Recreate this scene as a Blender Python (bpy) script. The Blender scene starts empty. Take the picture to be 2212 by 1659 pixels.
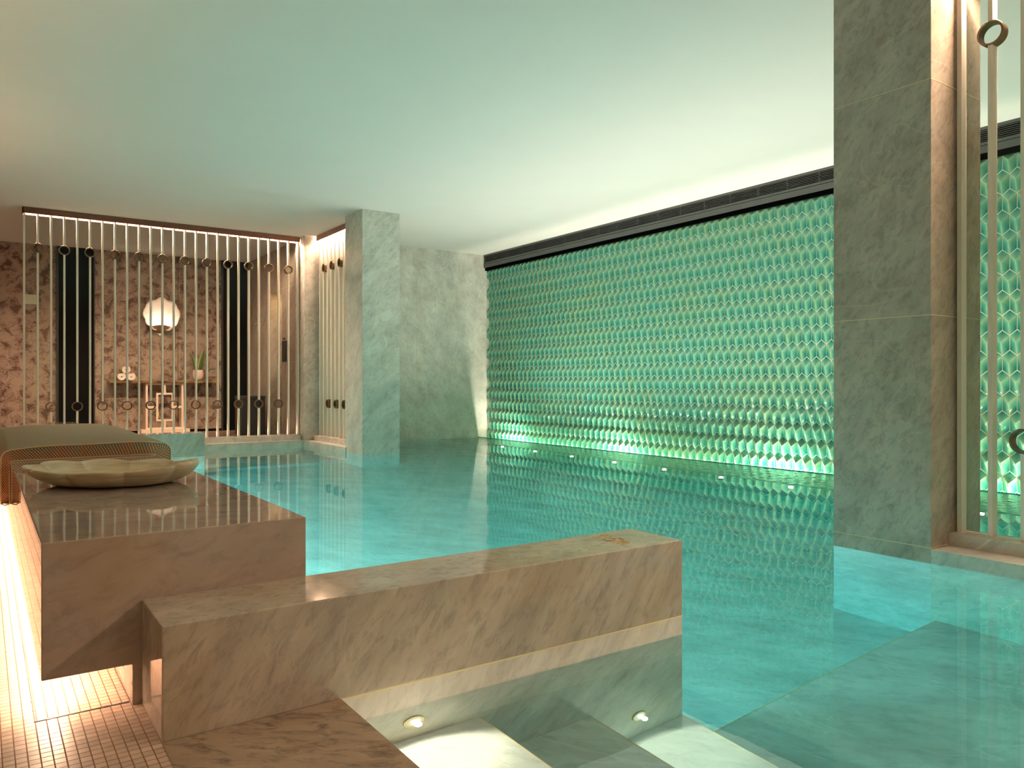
import bpy, bmesh, math, random
from mathutils import Vector, Matrix, noise
R = random.Random(7)
S = 0.8333            # layout units (camera height over the water = 1) to metres
scn = bpy.context.scene
C = scn.collection

# ------------------------------------------------------------ camera, world, exposure
cam_d = bpy.data.cameras.new('camera'); cam = bpy.data.objects.new('camera', cam_d); C.objects.link(cam)
cam.location = (0, 0, 1.0*S); cam.rotation_euler = (math.radians(90), 0, math.radians(-34.684))
cam_d.sensor_width = 36; cam_d.lens = 36*1656/2212; cam_d.clip_start = 0.02; cam_d.clip_end = 60
scn.camera = cam
W = bpy.data.worlds.new('world'); scn.world = W; W.use_nodes = True
W.node_tree.nodes['Background'].inputs[0].default_value = (0.02, 0.018, 0.014, 1)
W.node_tree.nodes['Background'].inputs[1].default_value = 0.3
scn.view_settings.view_transform = 'Standard'; scn.view_settings.look = 'None'
scn.view_settings.gamma = 1; scn.view_settings.exposure = 0.70
cy = scn.cycles
cy.use_denoising = True; cy.sample_clamp_indirect = 6; cy.max_bounces = 11; cy.adaptive_threshold = 0.02; cy.transparent_max_bounces = 12
cy.transmission_bounces = 8; cy.glossy_bounces = 5; cy.diffuse_bounces = 4; cy.volume_bounces = 0; cy.blur_glossy = 1.0

PEACH = (1.0, 0.58, 0.36); WARM = (1.0, 0.80, 0.56); AQUA = (0.78, 1.0, 0.94)
CEIL = 3.445

def light(name, kind, loc, power, col, aim=None, size=0.05, sizey=None, spot=120, blend=0.6):
    d = bpy.data.lights.new(name, kind); d.energy = power; d.color = col
    if kind == 'AREA':
        d.shape = 'RECTANGLE'; d.size = size*S; d.size_y = (sizey or size)*S
    else:
        d.shadow_soft_size = size*S
    if kind == 'SPOT':
        d.spot_size = math.radians(spot); d.spot_blend = blend
    o = bpy.data.objects.new(name, d); C.objects.link(o); o.location = Vector(loc)*S
    if aim is not None:
        o.rotation_euler = Vector(aim).to_track_quat('-Z', 'Y').to_euler()
    return o

# unseen fill lights, added to warm the near stone from behind the camera
light('lounge_fill', 'SPOT', (0.4, -0.9, CEIL-0.03), 38, (1.0, 0.66, 0.42), (0, 0.12, -1), .25, spot=130, blend=.8)
light('lounge_side_fill', 'SPOT', (1.9, -2.1, CEIL-0.03), 88, (1.0, 0.74, 0.50), (0, 0.2, -1), .7, spot=130, blend=.8)
for yy_ in (1.5, 5.0, 8.5):
    light('left_ceiling_fill', 'SPOT', (-1.45, yy_, 1.9), 26, (1.0, .60, .34), (.25, 0, 1), .08, spot=150, blend=.8)  # unseen lamps added to give the left of the ceiling a peach glow
light('corridor_fill', 'AREA', (2.6, 14.0, CEIL-0.03), 13, (1.0, 0.66, 0.46), (0, 0, -1), 1.6, 0.4)  # fill light added to brighten the corridor

# ------------------------------------------------------------ node helpers
def newmat(name):
    m = bpy.data.materials.new(name); m.use_nodes = True
    nt = m.node_tree; nt.nodes.clear()
    out = nt.nodes.new('ShaderNodeOutputMaterial')
    return m, nt, out
def N(nt, t, **kw):
    n = nt.nodes.new(t)
    for k, v in kw.items():
        if k.startswith('i_'): n.inputs[k[2:].replace('_', ' ')].default_value = v
        else: setattr(n, k, v)
    return n
def L(nt, a, b): nt.links.new(a, b)
def col4(c): return (c[0], c[1], c[2], 1)
def plain(name, c, rough=0.5, metal=0.0, spec=0.5, vary=0.0, vscale=8, bump=0.0, bscale=200, emit=None, estr=0):
    m, nt, out = newmat(name)
    b = N(nt, 'ShaderNodeBsdfPrincipled'); L(nt, b.outputs[0], out.inputs[0])
    b.inputs['Base Color'].default_value = col4(c); b.inputs['Roughness'].default_value = rough
    b.inputs['Metallic'].default_value = metal; b.inputs['Specular IOR Level'].default_value = spec
    tc = N(nt, 'ShaderNodeTexCoord')
    ns = N(nt, 'ShaderNodeTexNoise'); ns.inputs['Scale'].default_value = vscale; ns.inputs['Detail'].default_value = 4
    L(nt, tc.outputs['Object'], ns.inputs['Vector'])
    mx = N(nt, 'ShaderNodeMixRGB'); mx.blend_type = 'MULTIPLY'; mx.inputs[0].default_value = 1
    mr = N(nt, 'ShaderNodeMapRange'); mr.inputs[1].default_value = .3; mr.inputs[2].default_value = .7
    mr.inputs[3].default_value = 1-vary; mr.inputs[4].default_value = 1
    L(nt, ns.outputs[0], mr.inputs[0]); mx.inputs[1].default_value = col4(c); L(nt, mr.outputs[0], mx.inputs[2])
    L(nt, mx.outputs[0], b.inputs['Base Color'])
    if bump:
        n2 = N(nt, 'ShaderNodeTexNoise'); n2.inputs['Scale'].default_value = bscale; L(nt, tc.outputs['Object'], n2.inputs['Vector'])
        bp = N(nt, 'ShaderNodeBump'); bp.inputs['Strength'].default_value = bump; bp.inputs['Distance'].default_value = 0.002
        L(nt, n2.outputs[0], bp.inputs['Height']); L(nt, bp.outputs[0], b.inputs['Normal'])
    if emit:
        b.inputs['Emission Color'].default_value = col4(emit); b.inputs['Emission Strength'].default_value = estr
    return m
def emitter(name, c, s):
    m, nt, out = newmat(name)
    e = N(nt, 'ShaderNodeEmission'); e.inputs[0].default_value = col4(c); e.inputs[1].default_value = s
    L(nt, e.outputs[0], out.inputs[0]); return m
def marble(name, base, dark, rot=(0.6, 0.5, 0.7), stretch=0.12, amount=1.0, rough=0.08, scale=1.0, stain=0.0, seed=0.0, spec=0.5, veins=0.5):
    m, nt, out = newmat(name)
    b = N(nt, 'ShaderNodeBsdfPrincipled'); L(nt, b.outputs[0], out.inputs[0])
    b.inputs['Roughness'].default_value = rough; b.inputs['Specular IOR Level'].default_value = spec
    tc = N(nt, 'ShaderNodeTexCoord')
    mp = N(nt, 'ShaderNodeMapping'); mp.vector_type = 'TEXTURE'
    mp.inputs['Rotation'].default_value = rot; mp.inputs['Location'].default_value = (seed, seed*.7, seed*.3)
    mp.inputs['Scale'].default_value = (1/scale, 1/scale, 1/(scale*stretch))
    L(nt, tc.outputs['Object'], mp.inputs['Vector'])
    # fine streaks
    n1 = N(nt, 'ShaderNodeTexNoise'); n1.inputs['Scale'].default_value = 16; n1.inputs['Detail'].default_value = 9
    n1.inputs['Roughness'].default_value = 0.72; n1.inputs['Distortion'].default_value = 0.6
    L(nt, mp.outputs[0], n1.inputs['Vector'])
    r1 = N(nt, 'ShaderNodeValToRGB'); r1.color_ramp.elements[0].position = 0.30; r1.color_ramp.elements[1].position = 0.52
    r1.color_ramp.elements[0].color = (0, 0, 0, 1); r1.color_ramp.elements[1].color = (1, 1, 1, 1)
    L(nt, n1.outputs[0], r1.inputs[0])
    # broad clouds
    n2 = N(nt, 'ShaderNodeTexNoise'); n2.inputs['Scale'].default_value = 3.2; n2.inputs['Detail'].default_value = 5
    n2.inputs['Roughness'].default_value = 0.6
    L(nt, mp.outputs[0], n2.inputs['Vector'])
    # pale ridged veins
    n3 = N(nt, 'ShaderNodeTexNoise'); n3.inputs['Scale'].default_value = 1.9; n3.inputs['Detail'].default_value = 3; n3.inputs['Distortion'].default_value = 1.0
    mp3 = N(nt, 'ShaderNodeMapping'); mp3.vector_type = 'TEXTURE'; mp3.inputs['Rotation'].default_value = (rot[0]+.3, rot[1], rot[2])
    mp3.inputs['Scale'].default_value = (1, 1, 2.6); mp3.inputs['Location'].default_value = (seed*.5, seed, 1)
    L(nt, tc.outputs['Object'], mp3.inputs['Vector']); L(nt, mp3.outputs[0], n3.inputs['Vector'])
    s = N(nt, 'ShaderNodeMath'); s.operation = 'SUBTRACT'; s.inputs[1].default_value = 0.5; L(nt, n3.outputs[0], s.inputs[0])
    a = N(nt, 'ShaderNodeMath'); a.operation = 'ABSOLUTE'; L(nt, s.outputs[0], a.inputs[0])
    r3 = N(nt, 'ShaderNodeMapRange'); r3.inputs[1].default_value = 0.0; r3.inputs[2].default_value = 0.006
    r3.inputs[3].default_value = veins; r3.inputs[4].default_value = 0; L(nt, a.outputs[0], r3.inputs[0])
    mixa = N(nt, 'ShaderNodeMixRGB'); mixa.inputs[1].default_value = col4(dark); mixa.inputs[2].default_value = col4(base)
    f = N(nt, 'ShaderNodeMapRange'); f.inputs[3].default_value = 1-amount; f.inputs[4].default_value = 1
    L(nt, r1.outputs[0], f.inputs[0]); L(nt, f.outputs[0], mixa.inputs[0])
    mixb = N(nt, 'ShaderNodeMixRGB'); mixb.blend_type = 'MULTIPLY'; mixb.inputs[0].default_value = 1
    mr = N(nt, 'ShaderNodeMapRange'); mr.inputs[1].default_value = .32; mr.inputs[2].default_value = .68; mr.inputs[3].default_value = .74; mr.inputs[4].default_value = 1.08
    L(nt, n2.outputs[0], mr.inputs[0]); L(nt, mixa.outputs[0], mixb.inputs[1]); L(nt, mr.outputs[0], mixb.inputs[2])
    last = mixb
    if stain:
        n4 = N(nt, 'ShaderNodeTexNoise'); n4.inputs['Scale'].default_value = 2.6; n4.inputs['Detail'].default_value = 4
        mp4 = N(nt, 'ShaderNodeMapping'); mp4.inputs['Location'].default_value = (seed+3, 1, seed)
        L(nt, tc.outputs['Object'], mp4.inputs['Vector']); L(nt, mp4.outputs[0], n4.inputs['Vector'])
        r4 = N(nt, 'ShaderNodeMapRange'); r4.inputs[1].default_value = .52; r4.inputs[2].default_value = .72; r4.inputs[3].default_value = 0; r4.inputs[4].default_value = stain
        L(nt, n4.outputs[0], r4.inputs[0])
        ms = N(nt, 'ShaderNodeMixRGB'); ms.inputs[2].default_value = (base[0]*.9, base[1]*.70, base[2]*.36, 1)
        L(nt, r4.outputs[0], ms.inputs[0]); L(nt, last.outputs[0], ms.inputs[1]); last = ms
    mv = N(nt, 'ShaderNodeMixRGB'); mv.inputs[2].default_value = (min(1, base[0]*1.35), min(1, base[1]*1.35), min(1, base[2]*1.35), 1)
    L(nt, r3.outputs[0], mv.inputs[0]); L(nt, last.outputs[0], mv.inputs[1])
    L(nt, mv.outputs[0], b.inputs['Base Color'])
    return m

M = {}
M['ceiling'] = plain('ceiling_plaster', (.80, .79, .75), .9, spec=.1, vary=.02, vscale=2)
M['plaster'] = plain('warm_plaster', (.62, .52, .42), .9, spec=.1)
M['pillar'] = marble('marble_pillar', (.50, .425, .345), (.24, .21, .18), rot=(.65, .55, .3), rough=.22, seed=1.3, spec=.35, scale=2.0, stretch=.13, veins=.25, amount=.7)
M['marble_far'] = marble('marble_far', (.70, .70, .62), (.42, .43, .39), rot=(.65, .55, .3), rough=.28, seed=5.2, spec=.3, amount=.8, scale=1.8, veins=.3)
M['wallmarble'] = marble('marble_wall', (.76, .75, .67), (.50, .50, .45), rot=(.5, -.75, .4), rough=.35, seed=3.1, spec=.3, amount=.7, scale=1.6, veins=.35)
M['low'] = marble('marble_low_wall', (.46, .395, .325), (.18, .16, .15), rot=(.1, .62, .1), stretch=.33, rough=.05, seed=2.2, scale=2.6, stain=.35, veins=.10, amount=.62)
M['bench'] = marble('marble_bench', (.43, .355, .30), (.25, .205, .18), rot=(1.2, .3, 1.2), stretch=.5, rough=.012, seed=6.2, scale=1.1, stain=.35, amount=.7, veins=.05, spec=.5)
M['coping'] = marble('marble_coping', (.36, .27, .19), (.14, .105, .08), rot=(1.3, .5, .7), stretch=.3, rough=.10, seed=9, stain=.6, scale=2.4, veins=.1)
M['pool'] = marble('marble_pool', (.72, .74, .72), (.46, .50, .50), rot=(1.2, .6, .4), stretch=.3, rough=.4, seed=4.4, amount=.7, spec=.3, scale=1.6, veins=.3)
M['pinkmarble'] = marble('marble_kerb', (.76, .69, .60), (.50, .45, .40), rot=(.9, .5, .3), rough=.25, seed=8.1, spec=.4)
M['corrmarble'] = marble('marble_corridor', (.42, .34, .28), (.24, .19, .16), rot=(.65, .55, .3), rough=.4, seed=7.1, spec=.3)
M['joint'] = plain('joint_grout', (.70, .58, .34), .7)
M['black'] = plain('black_metal', (.028, .028, .026), .45, vary=.1)
M['greytrim'] = plain('charcoal_metal', (.10, .10, .095), .4, metal=.2, vary=.1)
M['void'] = plain('recess_shade', (.002, .002, .002), 1, spec=0)  # near-black fill stands in for shade inside the recess
M['copper'] = plain('oxide_red_paint', (.19, .075, .045), .5, vary=.2, vscale=20)
M['cream'] = plain('cream_lacquer', (.95, .86, .73), .3, vary=.03)
M['bronze'] = plain('aged_bronze', (.24, .165, .095), .42, metal=.65, vary=.35, vscale=25)
M['brass'] = plain('brass', (.62, .50, .24), .35, metal=.6)
M['panel'] = plain('frosted_panel', (.84, .88, .76), .35, vary=.03)
M['blackgloss'] = plain('black_lacquer', (.003, .003, .003), .6, spec=.03)
M['dark_bin'] = plain('dark_bin', (.012, .012, .014), .5)
M['pinkfloor'] = plain('corridor_floor_stone', (.34, .20, .14), .35, vary=.3)
M['fret'] = plain('peach_fretwork_paint', (.80, .60, .48), .5)
M['towel'] = plain('towel_cotton', (.82, .70, .60), .95, bump=.6, bscale=500, vary=.06)
M['pot'] = plain('blush_ceramic', (.66, .46, .40), .6)
M['soil'] = plain('dark_soil', (.03, .02, .015), .95, vary=.3, vscale=60)
M['sticker'] = plain('yellow_paper', (.62, .62, .10), .7)
M['switch'] = plain('white_switch', (.62, .62, .48), .5)
M['navy'] = plain('navy_sign', (.008, .010, .018), .5)
M['ink'] = plain('dark_lettering', (.02, .014, .01), .6)
M['offwhite'] = plain('pale_lettering', (.25, .25, .27), .6)
M['led'] = emitter('led_diffuser', (1.0, .68, .48), 270)
M['led_short'] = emitter('led_diffuser_short', (1.0, .68, .48), 130)
M['led_up'] = emitter('led_uplight', (1.0, .68, .50), 95)
M['led_bench'] = emitter('led_bench', (1.0, .64, .42), 76)
M['ledge'] = plain('dark_green_ledge', (.12, .42, .33), .3, vary=.4, vscale=12)
M['led_foot'] = emitter('led_foot', (1.0, .88, .64), 80)
M['lens'] = emitter('lamp_lens', (1.0, .93, .80), 22)
M['lens_water'] = emitter('pool_lens', (.55, 1.0, .90), 5)
M['panel_light'] = emitter('ceiling_panel_diffuser', (1.0, .70, .45), 1.2)

def stone_bowl():
    m, nt, out = newmat('carved_stone')
    b = N(nt, 'ShaderNodeBsdfPrincipled'); L(nt, b.outputs[0], out.inputs[0]); b.inputs['Roughness'].default_value = .5
    b.inputs['Specular IOR Level'].default_value = .3
    b.inputs['Subsurface Weight'].default_value = .15; b.inputs['Subsurface Radius'].default_value = (.03, .02, .01)
    tc = N(nt, 'ShaderNodeTexCoord'); mp = N(nt, 'ShaderNodeMapping'); mp.inputs['Scale'].default_value = (2, 2, 22); L(nt, tc.outputs['Object'], mp.inputs['Vector'])
    n = N(nt, 'ShaderNodeTexNoise'); n.inputs['Scale'].default_value = 5; n.inputs['Detail'].default_value = 8; L(nt, mp.outputs[0], n.inputs['Vector'])
    r = N(nt, 'ShaderNodeValToRGB'); r.color_ramp.elements[0].position = .3; r.color_ramp.elements[1].position = .7
    r.color_ramp.elements[0].color = (.44, .36, .23, 1); r.color_ramp.elements[1].color = (.64, .57, .42, 1)
    L(nt, n.outputs[0], r.inputs[0])
    # warm ochre stain in the lowest part of the hollow
    sx = N(nt, 'ShaderNodeSeparateXYZ'); L(nt, tc.outputs['Object'], sx.inputs[0])
    g = N(nt, 'ShaderNodeVectorMath'); g.operation = 'LENGTH'
    cm = N(nt, 'ShaderNodeCombineXYZ'); L(nt, sx.outputs[0], cm.inputs[0]); L(nt, sx.outputs[1], cm.inputs[1]); L(nt, cm.outputs[0], g.inputs[0])
    mr = N(nt, 'ShaderNodeMapRange'); mr.inputs[1].default_value = .16; mr.inputs[2].default_value = .21; mr.inputs[3].default_value = .55; mr.inputs[4].default_value = 0
    L(nt, g.outputs['Value'], mr.inputs[0])
    mz = N(nt, 'ShaderNodeMapRange'); mz.inputs[1].default_value = .015; mz.inputs[2].default_value = .018; L(nt, sx.outputs[2], mz.inputs[0])
    mm = N(nt, 'ShaderNodeMath'); mm.operation = 'MULTIPLY'; L(nt, mr.outputs[0], mm.inputs[0]); L(nt, mz.outputs[0], mm.inputs[1])
    mx = N(nt, 'ShaderNodeMixRGB'); mx.inputs[2].default_value = (.56, .42, .16, 1); L(nt, mm.outputs[0], mx.inputs[0]); L(nt, r.outputs[0], mx.inputs[1])
    # small pits
    v = N(nt, 'ShaderNodeTexVoronoi'); v.inputs['Scale'].default_value = 26; L(nt, tc.outputs['Object'], v.inputs['Vector'])
    p = N(nt, 'ShaderNodeMapRange'); p.inputs[1].default_value = .03; p.inputs[2].default_value = .05; p.inputs[3].default_value = .35; p.inputs[4].default_value = 1
    L(nt, v.outputs['Distance'], p.inputs[0])
    m2 = N(nt, 'ShaderNodeMixRGB'); m2.blend_type = 'MULTIPLY'; m2.inputs[0].default_value = 1; L(nt, mx.outputs[0], m2.inputs[1]); L(nt, p.outputs[0], m2.inputs[2])
    L(nt, m2.outputs[0], b.inputs['Base Color']); return m
M['stone'] = stone_bowl()

def wallpaper():
    m, nt, out = newmat('brocade_wallpaper')
    b = N(nt, 'ShaderNodeBsdfPrincipled'); L(nt, b.outputs[0], out.inputs[0]); b.inputs['Roughness'].default_value = .55; b.inputs['Specular IOR Level'].default_value = .3
    tc = N(nt, 'ShaderNodeTexCoord')
    n = N(nt, 'ShaderNodeTexNoise'); n.inputs['Scale'].default_value = 7.5; n.inputs['Detail'].default_value = 5; n.inputs['Roughness'].default_value = .62; n.inputs['Distortion'].default_value = .7
    L(nt, tc.outputs['Object'], n.inputs['Vector'])
    n2 = N(nt, 'ShaderNodeTexNoise'); n2.inputs['Scale'].default_value = 45; n2.inputs['Detail'].default_value = 4; L(nt, tc.outputs['Object'], n2.inputs['Vector'])
    ad = N(nt, 'ShaderNodeMath'); ad.operation = 'MULTIPLY_ADD'; ad.inputs[1].default_value = .35; L(nt, n2.outputs[0], ad.inputs[0]); L(nt, n.outputs[0], ad.inputs[2])
    r = N(nt, 'ShaderNodeValToRGB'); e = r.color_ramp.elements
    e[0].position = .56; e[0].color = (.115, .06, .042, 1); e[1].position = .76; e[1].color = (.38, .27, .205, 1)
    x = e.new(.64); x.color = (.27, .175, .13, 1)
    L(nt, ad.outputs[0], r.inputs[0]); L(nt, r.outputs[0], b.inputs['Base Color']); return m
M['wallpaper'] = wallpaper()

def mosaic():
    m, nt, out = newmat('floor_mosaic')
    b = N(nt, 'ShaderNodeBsdfPrincipled'); L(nt, b.outputs[0], out.inputs[0]); b.inputs['Specular IOR Level'].default_value = .4
    tc = N(nt, 'ShaderNodeTexCoord')
    br = N(nt, 'ShaderNodeTexBrick'); br.offset = 0; br.squash = 1
    br.inputs['Scale'].default_value = 1; br.inputs['Mortar Size'].default_value = .0015; br.inputs['Mortar Smooth'].default_value = .3
    br.inputs['Brick Width'].default_value = .0262*S; br.inputs['Row Height'].default_value = .0275*S
    br.inputs['Color1'].default_value = (.66, .50, .38, 1); br.inputs['Color2'].default_value = (.50, .38, .30, 1); br.inputs['Mortar'].default_value = (.20, .10, .045, 1)
    br.inputs['Bias'].default_value = .1
    mp = N(nt, 'ShaderNodeMapping'); mp.inputs['Location'].default_value = (-.0155*S+.0262*S, -.016*S, 0)
    L(nt, tc.outputs['Object'], mp.inputs['Vector']); L(nt, mp.outputs[0], br.inputs['Vector'])
    n = N(nt, 'ShaderNodeTexNoise'); n.inputs['Scale'].default_value = 30; L(nt, tc.outputs['Object'], n.inputs['Vector'])
    mx = N(nt, 'ShaderNodeMixRGB'); mx.blend_type = 'MULTIPLY'; mx.inputs[0].default_value = .5; L(nt, br.outputs[0], mx.inputs[1]); L(nt, n.outputs[0], mx.inputs[2])
    L(nt, mx.outputs[0], b.inputs['Base Color'])
    rr = N(nt, 'ShaderNodeMapRange'); rr.inputs[3].default_value = .42; rr.inputs[4].default_value = .8; L(nt, br.outputs['Fac'], rr.inputs[0]); L(nt, rr.outputs[0], b.inputs['Roughness'])
    bp = N(nt, 'ShaderNodeBump'); bp.inputs['Strength'].default_value = .5; bp.inputs['Distance'].default_value = .0015; bp.invert = True
    L(nt, br.outputs['Fac'], bp.inputs['Height']); L(nt, bp.outputs[0], b.inputs['Normal'])
    return m
M['mosaic'] = mosaic()

def weave():
    m, nt, out = newmat('woven_vinyl')
    b = N(nt, 'ShaderNodeBsdfPrincipled'); L(nt, b.outputs[0], out.inputs[0]); b.inputs['Roughness'].default_value = .6; b.inputs['Specular IOR Level'].default_value = .3
    uv = N(nt, 'ShaderNodeUVMap'); uv.uv_map = 'UVMap'
    sx = N(nt, 'ShaderNodeSeparateXYZ'); L(nt, uv.outputs[0], sx.inputs[0])
    K = 2*math.pi/.0165
    def sn(o, k, ph=0.0):
        a = N(nt, 'ShaderNodeMath'); a.operation = 'MULTIPLY_ADD'; a.inputs[1].default_value = k; a.inputs[2].default_value = ph; L(nt, o, a.inputs[0])
        s = N(nt, 'ShaderNodeMath'); s.operation = 'SINE'; L(nt, a.outputs[0], s.inputs[0]); return s.outputs[0]
    su, sv = sn(sx.outputs[0], K), sn(sx.outputs[1], K, .6)
    mu = N(nt, 'ShaderNodeMath'); mu.operation = 'MULTIPLY'; L(nt, su, mu.inputs[0]); L(nt, sv, mu.inputs[1])
    r = N(nt, 'ShaderNodeValToRGB'); e = r.color_ramp.elements
    e[0].position = .22; e[0].color = (.05, .03, .015, 1); e[1].position = .86; e[1].color = (.52, .42, .25, 1)
    x = e.new(.42); x.color = (.20, .17, .10, 1); x = e.new(.62); x.color = (.30, .26, .15, 1)
    mr = N(nt, 'ShaderNodeMapRange'); mr.inputs[1].default_value = -1; mr.inputs[2].default_value = 1; L(nt, mu.outputs[0], mr.inputs[0]); L(nt, mr.outputs[0], r.inputs[0])
    # orange strands, only on the faces and edges turned away from the top (UV z carried by the colour attribute)
    at = N(nt, 'ShaderNodeAttribute'); at.attribute_name = 'side'
    s3 = sn(sx.outputs[0], K, 1.57); s4 = sn(sx.outputs[1], K, 2.2)
    mo = N(nt, 'ShaderNodeMath'); mo.operation = 'MULTIPLY'; L(nt, s3, mo.inputs[0]); L(nt, s4, mo.inputs[1])
    th = N(nt, 'ShaderNodeMapRange'); th.inputs[1].default_value = .05; th.inputs[2].default_value = .35; L(nt, mo.outputs[0], th.inputs[0])
    mm = N(nt, 'ShaderNodeMath'); mm.operation = 'MULTIPLY'; L(nt, th.outputs[0], mm.inputs[0]); L(nt, at.outputs['Fac'], mm.inputs[1])
    mx = N(nt, 'ShaderNodeMixRGB'); mx.inputs[2].default_value = (.55, .12, .04, 1); L(nt, mm.outputs[0], mx.inputs[0]); L(nt, r.outputs[0], mx.inputs[1])
    L(nt, mx.outputs[0], b.inputs['Base Color'])
    bp = N(nt, 'ShaderNodeBump'); bp.inputs['Strength'].default_value = .6; bp.inputs['Distance'].default_value = .003; L(nt, mr.outputs[0], bp.inputs['Height']); L(nt, bp.outputs[0], b.inputs['Normal'])
    return m
M['weave'] = weave()
M['piping'] = plain('piping_cord', (.55, .40, .22), .55)

def glaze():
    m, nt, out = newmat('glazed_tile')
    b = N(nt, 'ShaderNodeBsdfPrincipled'); L(nt, b.outputs[0], out.inputs[0]); b.inputs['Roughness'].default_value = .2
    b.inputs['Coat Weight'].default_value = .3; b.inputs['Coat Roughness'].default_value = .06
    uv = N(nt, 'ShaderNodeUVMap'); uv.uv_map = 'UVMap'; sx = N(nt, 'ShaderNodeSeparateXYZ'); L(nt, uv.outputs[0], sx.inputs[0])
    mn = N(nt, 'ShaderNodeMath'); mn.operation = 'MINIMUM'; L(nt, sx.outputs[0], mn.inputs[0]); L(nt, sx.outputs[1], mn.inputs[1])
    mxx = N(nt, 'ShaderNodeMath'); mxx.operation = 'MAXIMUM'; L(nt, sx.outputs[0], mxx.inputs[0]); L(nt, sx.outputs[1], mxx.inputs[1])
    tc = N(nt, 'ShaderNodeTexCoord'); n = N(nt, 'ShaderNodeTexNoise'); n.inputs['Scale'].default_value = 28; n.inputs['Detail'].default_value = 3; L(nt, tc.outputs['Object'], n.inputs['Vector'])
    ad = N(nt, 'ShaderNodeMath'); ad.operation = 'MULTIPLY_ADD'; ad.inputs[1].default_value = .14; L(nt, n.outputs[0], ad.inputs[0]); L(nt, mn.outputs[0], ad.inputs[2])
    at = N(nt, 'ShaderNodeAttribute'); at.attribute_name = 'tone'
    def ramp(cs):
        r = N(nt, 'ShaderNodeValToRGB'); e = r.color_ramp.elements
        e[0].position = cs[0][0]; e[0].color = col4(cs[0][1]); e[1].position = cs[-1][0]; e[1].color = col4(cs[-1][1])
        for p, c in cs[1:-1]:
            x = e.new(p); x.color = col4(c)
        L(nt, ad.outputs[0], r.inputs[0]); return r
    ra = ramp([(.06, (.50, .58, .34)), (.11, (.27, .43, .24)), (.42, (.11, .31, .18)), (.92, (.012, .165, .10))])
    rb = ramp([(.06, (.46, .58, .38)), (.11, (.20, .42, .28)), (.42, (.065, .32, .23)), (.92, (.007, .18, .14))])
    mx = N(nt, 'ShaderNodeMixRGB'); L(nt, at.outputs['Fac'], mx.inputs[0]); L(nt, ra.outputs[0], mx.inputs[1]); L(nt, rb.outputs[0], mx.inputs[2])
    L(nt, mx.outputs[0], b.inputs['Base Color']); return m
M['glaze'] = glaze()
M['tilegrout'] = plain('tile_grout', (.85, .80, .62), .8)

def glass():
    m, nt, out = newmat('clear_glass')
    t = N(nt, 'ShaderNodeBsdfTransparent'); t.inputs[0].default_value = (.94, .97, .95, 1)
    g = N(nt, 'ShaderNodeBsdfGlossy'); g.inputs['Roughness'].default_value = .0
    f = N(nt, 'ShaderNodeFresnel'); f.inputs[0].default_value = 1.22
    mx = N(nt, 'ShaderNodeMixShader'); L(nt, f.outputs[0], mx.inputs[0]); L(nt, t.outputs[0], mx.inputs[1]); L(nt, g.outputs[0], mx.inputs[2]); L(nt, mx.outputs[0], out.inputs[0])
    return m
M['glass'] = glass()

def water():
    m, nt, out = newmat('pool_water')
    g = N(nt, 'ShaderNodeBsdfGlass'); g.inputs['IOR'].default_value = 1.333; g.inputs['Roughness'].default_value = 0; g.inputs['Color'].default_value = (.97, 1, .99, 1)
    L(nt, g.outputs[0], out.inputs['Surface'])
    v = N(nt, 'ShaderNodeVolumeAbsorption'); v.inputs['Color'].default_value = (.36, .885, .90, 1); v.inputs['Density'].default_value = .65
    L(nt, v.outputs[0], out.inputs['Volume'])
    tc = N(nt, 'ShaderNodeTexCoord')
    n1 = N(nt, 'ShaderNodeTexNoise'); n1.inputs['Scale'].default_value = 5.0; n1.inputs['Detail'].default_value = 3; L(nt, tc.outputs['Object'], n1.inputs['Vector'])
    n2 = N(nt, 'ShaderNodeTexNoise'); n2.inputs['Scale'].default_value = 11; n2.inputs['Detail'].default_value = 2; L(nt, tc.outputs['Object'], n2.inputs['Vector'])
    # the channel beyond the overflow lip is livelier
    sx = N(nt, 'ShaderNodeSeparateXYZ'); L(nt, tc.outputs['Object'], sx.inputs[0])
    li = N(nt, 'ShaderNodeMath'); li.operation = 'MULTIPLY_ADD'; li.inputs[1].default_value = -.068; L(nt, sx.outputs[1], li.inputs[0]); L(nt, sx.outputs[0], li.inputs[2])
    ms = N(nt, 'ShaderNodeMapRange'); ms.inputs[1].default_value = 6.28*S; ms.inputs[2].default_value = 6.36*S; L(nt, li.outputs[0], ms.inputs[0])
    b1 = N(nt, 'ShaderNodeBump'); b1.inputs['Strength'].default_value = 1; b1.inputs['Distance'].default_value = .00018; L(nt, n1.outputs[0], b1.inputs['Height'])
    mu = N(nt, 'ShaderNodeMath'); mu.operation = 'MULTIPLY'; L(nt, ms.outputs[0], mu.inputs[0]); L(nt, n2.outputs[0], mu.inputs[1])
    b2 = N(nt, 'ShaderNodeBump'); b2.inputs['Strength'].default_value = 1; b2.inputs['Distance'].default_value = .006; L(nt, mu.outputs[0], b2.inputs['Height']); L(nt, b1.outputs[0], b2.inputs['Normal'])
    L(nt, b2.outputs[0], g.inputs['Normal'])
    return m
M['water'] = water()

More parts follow.
